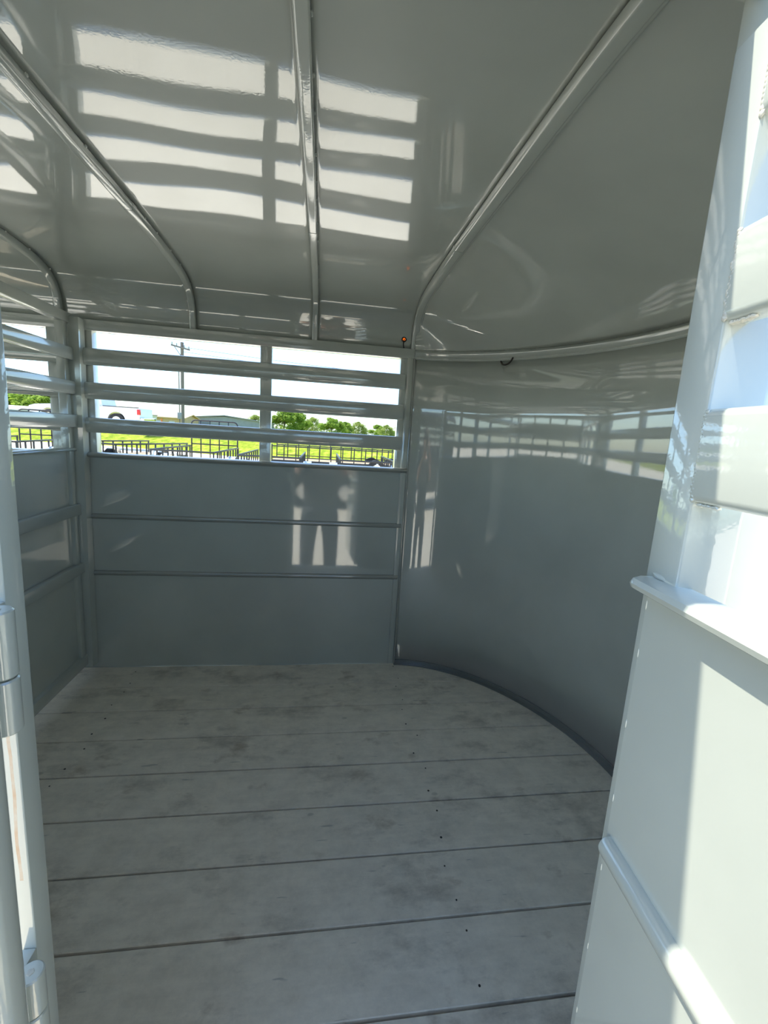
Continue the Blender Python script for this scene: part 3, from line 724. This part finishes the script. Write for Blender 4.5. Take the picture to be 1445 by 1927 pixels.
# buildings
def building(name, x0, x1, y0, y1, z0, ze, zp, wall, roof, label, ridge='y', doors=(), doormat=None, oh=0.3):
    t = thing(name, ((x0+x1)/2, (y0+y1)/2, z0), label, 'building')
    b = B(); xm, ym = (x0+x1)/2, (y0+y1)/2
    if ridge == 'y':
        o = [(x0, z0), (x1, z0), (x1, ze), (xm, zp), (x0, ze)]; b.add([(x, y0, z) for x, z in o]+[(x, y1, z) for x, z in o], [(0, 1, 2, 3, 4), (9, 8, 7, 6, 5)]+[(i, 5+i, 5+(i+1) % 5, (i+1) % 5) for i in range(5)])
        rr = B(); rr.add([(x0-oh, y0-oh, ze-0.1), (xm, y0-oh, zp+0.08), (x1+oh, y0-oh, ze-0.1), (x0-oh, y1+oh, ze-0.1), (xm, y1+oh, zp+0.08), (x1+oh, y1+oh, ze-0.1),
                          (x0-oh, y0-oh, ze+0.02), (xm, y0-oh, zp+0.2), (x1+oh, y0-oh, ze+0.02), (x0-oh, y1+oh, ze+0.02), (xm, y1+oh, zp+0.2), (x1+oh, y1+oh, ze+0.02)],
                         [(0, 3, 4, 1), (1, 4, 5, 2), (6, 7, 10, 9), (7, 8, 11, 10), (0, 1, 7, 6), (1, 2, 8, 7), (3, 9, 10, 4), (4, 10, 11, 5), (0, 6, 9, 3), (2, 5, 11, 8)])
    else:
        o = [(y0, z0), (y1, z0), (y1, ze), (ym, zp), (y0, ze)]; b.add([(x0, y, z) for y, z in o]+[(x1, y, z) for y, z in o], [(0, 1, 2, 3, 4), (9, 8, 7, 6, 5)]+[(i, 5+i, 5+(i+1) % 5, (i+1) % 5) for i in range(5)])
        rr = B(); rr.add([(x0-oh, y0-oh, ze-0.1), (x0-oh, ym, zp+0.08), (x0-oh, y1+oh, ze-0.1), (x1+oh, y0-oh, ze-0.1), (x1+oh, ym, zp+0.08), (x1+oh, y1+oh, ze-0.1),
                          (x0-oh, y0-oh, ze+0.02), (x0-oh, ym, zp+0.2), (x0-oh, y1+oh, ze+0.02), (x1+oh, y0-oh, ze+0.02), (x1+oh, ym, zp+0.2), (x1+oh, y1+oh, ze+0.02)],
                         [(0, 1, 4, 3), (1, 2, 5, 4), (6, 9, 10, 7), (7, 10, 11, 8), (0, 6, 7, 1), (1, 7, 8, 2), (3, 4, 10, 9), (4, 5, 11, 10), (0, 3, 9, 6), (2, 8, 11, 5)])
    obj('wall', b, wall, t, smooth=False); obj('roof', rr, roof, t, smooth=False)
    for (a0, a1, h) in doors: obj('door', B().box(a0, a1, y0-0.06, y0+0.02, z0, z0+h, 0.01), doormat or WHITEB, t)
    return t
building('metal_building', -20.4, -8.9, 70, 84, 0.6, 2.30, 2.72, GREYB, GREYB, 'low grey metal building with shallow gable beyond the utility pole', 'y', [(-19.3, -17.0, 1.2)], SHEDG)
building('long_building', -29.5, -17.65, 60, 67, 0.6, 1.95, 2.35, TANB, TANB, 'long low tan building left of the utility pole', 'x', [(-21.0, -20.3, 0.9), (-19.4, -18.7, 0.9)], WHITEB)
sd = [(-44.2+i*0.93, -43.75+i*0.93, 0.62) for i in range(10)]
building('storage_shed', -45.0, -34.75, 60, 66, 0.80, 1.72, 2.05, SHEDG, WHITEB, 'long row of grey storage sheds with white doors beneath the left trees', 'x', sd, WHITEB, 0.2)
sd = [(-34.0+i*0.42, -33.78+i*0.42, 0.55) for i in range(6)]
building('storage_shed', -34.1, -31.4, 60.3, 66, 0.80, 1.62, 1.95, SHEDG, ROOFG, 'small gabled storage shed with white doors at the end of the row', 'y', sd, WHITEB, 0.15)
# utility pole
up_ = thing('utility_pole', (-11.2, 38, ZR), 'wooden utility pole with crossarm standing behind the far window', 'pole')
b = B(); b.tube([(-11.2, 38, 0.7), (-11.19, 38, 4.0), (-11.17, 38, 7.6)], 0.13, 12, upv=(0, 1, 0)); obj('pole', b, POLEW, up_)
b = B(); b.bar((-11.95, 37.85, 7.33), (-10.55, 37.85, 7.05), 0.10, 0.12, 0.01); arm = obj('crossarm', b, POLEW, up_)
for q in (0.05, 0.3, 0.7, 0.95):
    x, z = lerp(-11.95, -10.55, q), lerp(7.33, 7.05, q)
    b = B(); b.tube([(x, 37.85, z+0.05), (x, 37.85, z+0.24)], 0.045, 8, upv=(0, 1, 0)); obj('insulator', b, GREYB, arm)
b = B(); b.bar((-11.75, 37.9, 7.28), (-11.2, 37.9, 6.5), 0.05, 0.05, 0.005); obj('brace', b, POLEW, up_)
b = B(); b.tube([(-11.42, 37.8, 5.9), (-11.42, 37.8, 6.45)], 0.11, 12, upv=(0, 1, 0)); obj('transformer', b, GREYB, up_)
sp = thing('service_pole', (-10.9, 36, ZR), 'thin grey conduit pole just left of the utility pole', 'pole')
b = B(); b.tube([(-10.83, 36, 0.7), (-10.85, 36, 5.6)], 0.04, 10, upv=(0, 1, 0)); obj('conduit', b, POLEW, sp)
obj('meter_box', B().box(-10.98, -10.7, 35.9, 36.06, 1.6, 2.1, 0.02), GREYB, sp)
for (za, zb, zc, nm) in ((7.25, 6.35, 5.85, 'uppermost'), (6.9, 5.75, 5.1, 'middle'), (6.4, 5.35, 4.75, 'lowest')):
    b = B(); pth = []
    for i in range(25):
        q = i/24; x = lerp(-11.1, 40, q); zz = lerp(za, 7.4-(7.25-za), q)-5.2*q*(1-q)*(0.65+0.1*(7.25-za)); pth.append((x, 38+2*q, zz))
    b.tube(pth, 0.016, 5, upv=(0, 1, 0)); obj('power_line', b, BLACKRUB, None, nm+' of the thin power lines crossing the sky', 'wire', 'power lines')
bo = thing('marker_post', (-15.2, 45, ZR), 'orange marker post on the road left of the utility pole', 'post')
b = B(); b.tube([(-15.2, 45, 0.75), (-15.2, 45, 1.62)], 0.07, 10, upv=(0, 1, 0)); obj('post', b, ORANGEP, bo)
obj('base', B().box(-15.45, -14.95, 44.75, 45.25, 0.75, 0.86, 0.02), BLACKRUB, bo)
# trees
def tree_mesh(seed, dens, rx, h, nleaf, ls):
    rnd = random.Random(seed); b = B(); cl = []
    for i in range(dens):
        a = rnd.uniform(0, 2*PI); q = rnd.uniform(0.0, 1.0); zz = lerp(0.14, 0.97, q)
        prof = math.sin(PI*min(1, 0.16+0.84*q))**0.7
        rr = rx*prof*math.sqrt(rnd.random())*0.9
        cl.append((rr*math.cos(a), rr*math.sin(a), zz*h, rnd.uniform(0.14, 0.26)*h*(1.05-0.5*q)))
    for i in range(nleaf):
        c = cl[i % dens]
        while True:
            v = Vector((rnd.uniform(-1, 1), rnd.uniform(-1, 1), rnd.uniform(-1, 1)))
            if 0.2 < v.length < 1: break
        p = Vector((c[0], c[1], c[2]))+v*c[3]
        n1 = Vector((rnd.gauss(0, 1), rnd.gauss(0, 1), rnd.gauss(0, 1))).normalized(); n2 = n1.orthogonal().normalized(); n3 = n1.cross(n2)
        s_ = ls*rnd.uniform(0.6, 1.3)
        b.add([p-n2*s_, p+n3*s_*0.6, p+n2*s_, p-n3*s_*0.6], [(0, 1, 2, 3)])
    tr = B(); tr.tube([(0, 0, 0), (0.02*h, 0, 0.4*h), (0, 0.01*h, 0.8*h)], 0.022*h, 8, upv=(0, 1, 0))
    for i in range(5):
        a = i*2.1+seed; tr.tube([(0.01*h, 0, (0.3+0.09*i)*h), (0.5*rx*math.cos(a), 0.5*rx*math.sin(a), (0.5+0.09*i)*h)], 0.009*h, 6)
    return b, tr
def make_tree(seed, rx, h, nleaf, ls, leaf):
    t = thing('tree', (0, 0, 0), world=False); b, tr = tree_mesh(seed, 26, rx, h, nleaf, ls)
    obj('crown', b, leaf, t, smooth=False); obj('trunk', tr, BARK, t); return t
T1 = make_tree(1, 2.6, 5.0, 7000, 0.17, LEAF); T2 = make_tree(2, 2.4, 5.0, 4200, 0.15, LEAF2); T3 = make_tree(3, 2.9, 5.0, 6000, 0.18, LEAF)
used = {}; used_n = []
def place_tree(src, x, y, h, label, group, wide=1.0):
    h *= 1.12; k = 1+0.09*((len(used_n) % 4)-1.5); used_n.append(1)
    x = 0.17+(x-0.17)*k; y *= k; h = (ZR-0.1+h-1.265)*k+1.265-(ZR-0.1)
    o = src if src.name not in used else copy_tree(src); used[src.name] = 1
    s_ = h/5.0; o.location = (x, y, ZR-0.1); o.scale = (s_*wide*1.35, s_*wide, s_); o.rotation_euler.z = random.choice((0, PI))+random.uniform(-.3, .3)
    tag(o, label, 'tree', group)
G1 = 'trees beyond the far window'; G2 = 'trees beyond the storage sheds'
place_tree(T1, -8.5, 100, 4.7, 'full bright green tree just right of the middle window post', G1, 1.15)
place_tree(T3, -5.4, 102, 3.9, 'second green tree from the middle window post', G1)
place_tree(T2, -14.6, 100, 2.9, 'pale loose shrubby tree left of the middle window post', G1, 1.3)
place_tree(T2, -2.3, 101, 3.2, 'pale green tree in the gap between two fuller trees', G1, 1.1)
place_tree(T1, 1.9, 99, 3.3, 'rounded green tree in the middle of the right window', G1, 1.1)
place_tree(T3, 5.2, 103, 2.7, 'small green tree right of the rounded one', G1, 1.0)
place_tree(T2, 7.9, 100, 2.9, 'small pale tree before the right window end', G1, 1.1)
place_tree(T3, 12.3, 100, 2.5, 'low green tree near the right window end', G1, 1.1)
place_tree(T2, 14.6, 101, 2.7, 'sparse pale tree second from the right window end', G1, 1.0)
place_tree(T1, 16.7, 99, 2.4, 'last low tree at the right window end', G1, 1.0)
place_tree(T3, -22.5, 50, 2.3, 'dull green tree over the roof of the white pickup', 'trees behind the pickup', 0.9)
place_tree(T1, -49, 78, 4.6, 'tall green tree at the far left between gate slats', G2, 1.5)
place_tree(T3, -50.5, 89, 4.9, 'second tall green tree from the far left between gate slats', G2, 1.4)
place_tree(T1, -43.2, 79, 4.3, 'green tree above the joint of the two shed roofs', G2, 1.3)
place_tree(T2, -41, 78, 3.2, 'paler tree above the small gabled shed', G2, 1.2)
place_tree(T3, -39.2, 80, 2.9, 'low green tree at the right end of the sheds', G2, 1.2)

# ------------------------------------------------------------------ the photographer, seen only as a reflection in the panels
def skin_obj(name, verts, edges, radii, mat, parent, root=0, lev=2):
    me = bpy.data.meshes.new(name); me.from_pydata([Vector(v) for v in verts], edges, []); me.materials.append(mat)
    o = bpy.data.objects.new(name, me); COL.objects.link(o); o.parent = parent
    sk_ = o.modifiers.new('skin', 'SKIN'); sk_.use_smooth_shade = True
    for i, r in enumerate(radii):
        d = me.skin_vertices[0].data[i]; d.radius = (r, r) if not isinstance(r, tuple) else r
        d.use_root = i == root
    sb = o.modifiers.new('sub', 'SUBSURF'); sb.levels = lev; sb.render_levels = lev
    return o
PX, PY = 0.165, -0.80
pr_ = thing('person', (PX, PY, GND), 'person in dark t-shirt and jeans holding up a phone, mirrored in the panels', 'person', world=False)
L = lambda x, y, z: (x, y, z)
hz = 1.715
bv = [L(0, 0, 0.95), L(0, -0.01, 1.10), L(0, -0.02, 1.28), L(0, -0.01, 1.44), L(0, 0.0, 1.52), L(0, 0.03, 1.60), L(0, 0.045, 1.70), L(0, 0.03, 1.78)]
be = [(i, i+1) for i in range(7)]; br = [0.15, 0.145, 0.16, 0.13, 0.06, 0.075, 0.098, 0.07]
def limb(pts, rs, at):
    k = at
    for p, r in zip(pts, rs):
        bv.append(p); br.append(r); be.append((k, len(bv)-1)); k = len(bv)-1
    return k
for s_ in (-1, 1):
    limb([L(s_*0.10, 0, 0.88), L(s_*0.125, 0.01, 0.50), L(s_*0.135, -0.01, 0.12), L(s_*0.14, 0.10, 0.05)], [0.095, 0.062, 0.045, 0.04], 0)
    h_ = limb([L(s_*0.19, -0.01, 1.44), L(s_*0.26, 0.06, 1.27), L(s_*0.15, 0.23, 1.47), L(s_*0.085, 0.305, 1.60), L(s_*0.062, 0.325, 1.65)], [0.062, 0.048, 0.040, 0.030, 0.026], 3)
    for k in range(4):
        z = 1.625+0.022*k; ln = (0.75, 0.95, 1.0, 0.85)[k]
        limb([L(s_*0.058, 0.345, z), L(s_*0.050, 0.358, z+0.004), L(s_*(0.050-0.012*ln), 0.360, z+0.008)], [0.009, 0.0085, 0.008], h_)
    limb([L(s_*0.05, 0.325, 1.61), L(s_*0.030, 0.330, 1.635), L(s_*0.018, 0.330, 1.655)], [0.010, 0.0095, 0.009], h_)
body = skin_obj('body', bv, be, br, SKIN, pr_)
# face and hair
def fb(name, c, r, mat, sub=2): return obj(name, B().blob(c, *r, sub), mat, pr_)
fb('nose', (0, 0.150, 1.685), (0.014, 0.02, 0.022), SKIN); fb('mouth', (0, 0.134, 1.635), (0.024, 0.01, 0.007), REDL)
for s_ in (-1, 1):
    fb('eye', (s_*0.032, 0.134, 1.712), (0.012, 0.008, 0.008), BLACKRUB); fb('ear', (s_*0.098, 0.035, 1.69), (0.012, 0.022, 0.032), SKIN)
fb('hair', (0, 0.018, 1.755), (0.107, 0.115, 0.085), HAIR, 3)
skin_obj('t_shirt', [L(0, 0, 0.90), L(0, -0.01, 1.10), L(0, -0.02, 1.28), L(0, -0.01, 1.44), L(0, 0, 1.50)]+[L(s_*a, y, z) for s_ in (-1, 1) for a, y, z in ((0.19, -0.01, 1.44), (0.215, 0.01, 1.385))],
         [(0, 1), (1, 2), (2, 3), (3, 4), (3, 5), (5, 6), (3, 7), (7, 8)], [(0.20, 0.165), (0.205, 0.17), (0.215, 0.175), (0.17, 0.14), 0.07, 0.085, 0.075, 0.085, 0.075], SHIRT, pr_, 1)
for_j = [L(0, 0, 0.97), L(0, 0, 0.90)]+[L(s_*a, y, z) for s_ in (-1, 1) for a, y, z in ((0.105, 0, 0.80), (0.128, 0.01, 0.50), (0.138, -0.01, 0.09))]
skin_obj('jeans', for_j, [(0, 1), (1, 2), (2, 3), (3, 4), (1, 5), (5, 6), (6, 7)], [0.17, 0.165, 0.125, 0.092, 0.075, 0.125, 0.092, 0.075], JEANS, pr_, 1)
for s_ in (-1, 1):
    b = B(); b.blob((s_*0.14, 0.07, 0.045), 0.055, 0.15, 0.05, 3); obj('shoe', b, SHOE, pr_)
ph = thing('phone', CAM-fw*0.010, 'dark phone held up in both hands, mirrored in the panels', 'phone')
def pm(v): return CAM-fw*(0.0065-v.z)+r2*(v.x+0.022)+u2*(v.y-0.055)
obj('case', B().box(-0.037, 0.037, -0.075, 0.075, -0.009, 0.0, 0.003).xf(pm), BLACKRUB, ph)
obj('lens_bump', B().box(-0.034, -0.010, 0.040, 0.070, -0.001, 0.002, 0.001).xf(pm), GLASSD, ph)

# ------------------------------------------------------------------ dark stock trailer parked opposite, behind the photographer
ST = thing('stock_trailer', (0.5, -6.0, GND), 'black slatted stock trailer parked opposite, seen only as a dark reflection', 'trailer')
sx0, sx1, sy0, sy1 = -4.6, 5.2, -7.9, -6.0
obj('floor_deck', B().box(sx0, sx1, sy0, sy1, GND+0.45, GND+0.55, 0.01), BLACKSTEEL, ST)
for y in (sy0, sy1):
    obj('side_panel', B().box(sx0, sx1, y-0.01, y+0.01, GND+0.5, GND+1.55, 0.004), BLACKSTEEL, ST)
    for z in (1.66, 1.84, 2.02): obj('slat', B().box(sx0, sx1, y-0.02, y+0.02, GND+z, GND+z+0.09, 0.01), BLACKSTEEL, ST)
    obj('top_rail', B().box(sx0, sx1, y-0.03, y+0.03, GND+2.18, GND+2.26, 0.01), BLACKSTEEL, ST)
    for k in range(9):
        x = lerp(sx0+0.04, sx1-0.04, k/8); obj('post', B().box(x-0.03, x+0.03, y-0.035, y+0.035, GND+0.5, GND+2.2, 0.006), BLACKSTEEL, ST)
    for wx in (-0.2, 0.75):
        b = B(); b.tube([(wx, y-0.12, GND+0.38), (wx, y+0.12, GND+0.38)], 0.37, 24); wh = obj('wheel', b, TYRE, ST)
        b = B(); b.tube([(wx, y-0.13, GND+0.38), (wx, y+0.13, GND+0.38)], 0.18, 16); obj('hub', b, CHROME, wh)
    obj('fender', B().box(-0.75, 1.3, y-0.02 if y < -7 else y, y+0.28 if y > -7 else y, GND+0.78, GND+0.82, 0.01) if y > -7 else B().box(-0.75, 1.3, y-0.28, y, GND+0.78, GND+0.82, 0.01), BLACKSTEEL, ST)
rr = B(); L_ = []
for x in (sx0, sx1):
    for k in range(9):
        q = k/8; L_.append((x, lerp(sy0-0.02, sy1+0.02, q), GND+2.26+0.14*math.sin(PI*q)**0.6))
rr.add(L_, [(k, k+1, 10+k, 9+k) for k in range(8)]+[tuple(range(9)), tuple(range(17, 8, -1))])
obj('roof', rr, BLACKSTEEL, ST)
for x in (sx0, sx1): obj('end_panel', B().box(x-0.02, x+0.02, sy0, sy1, GND+0.5, GND+1.6, 0.004), BLACKSTEEL, ST)
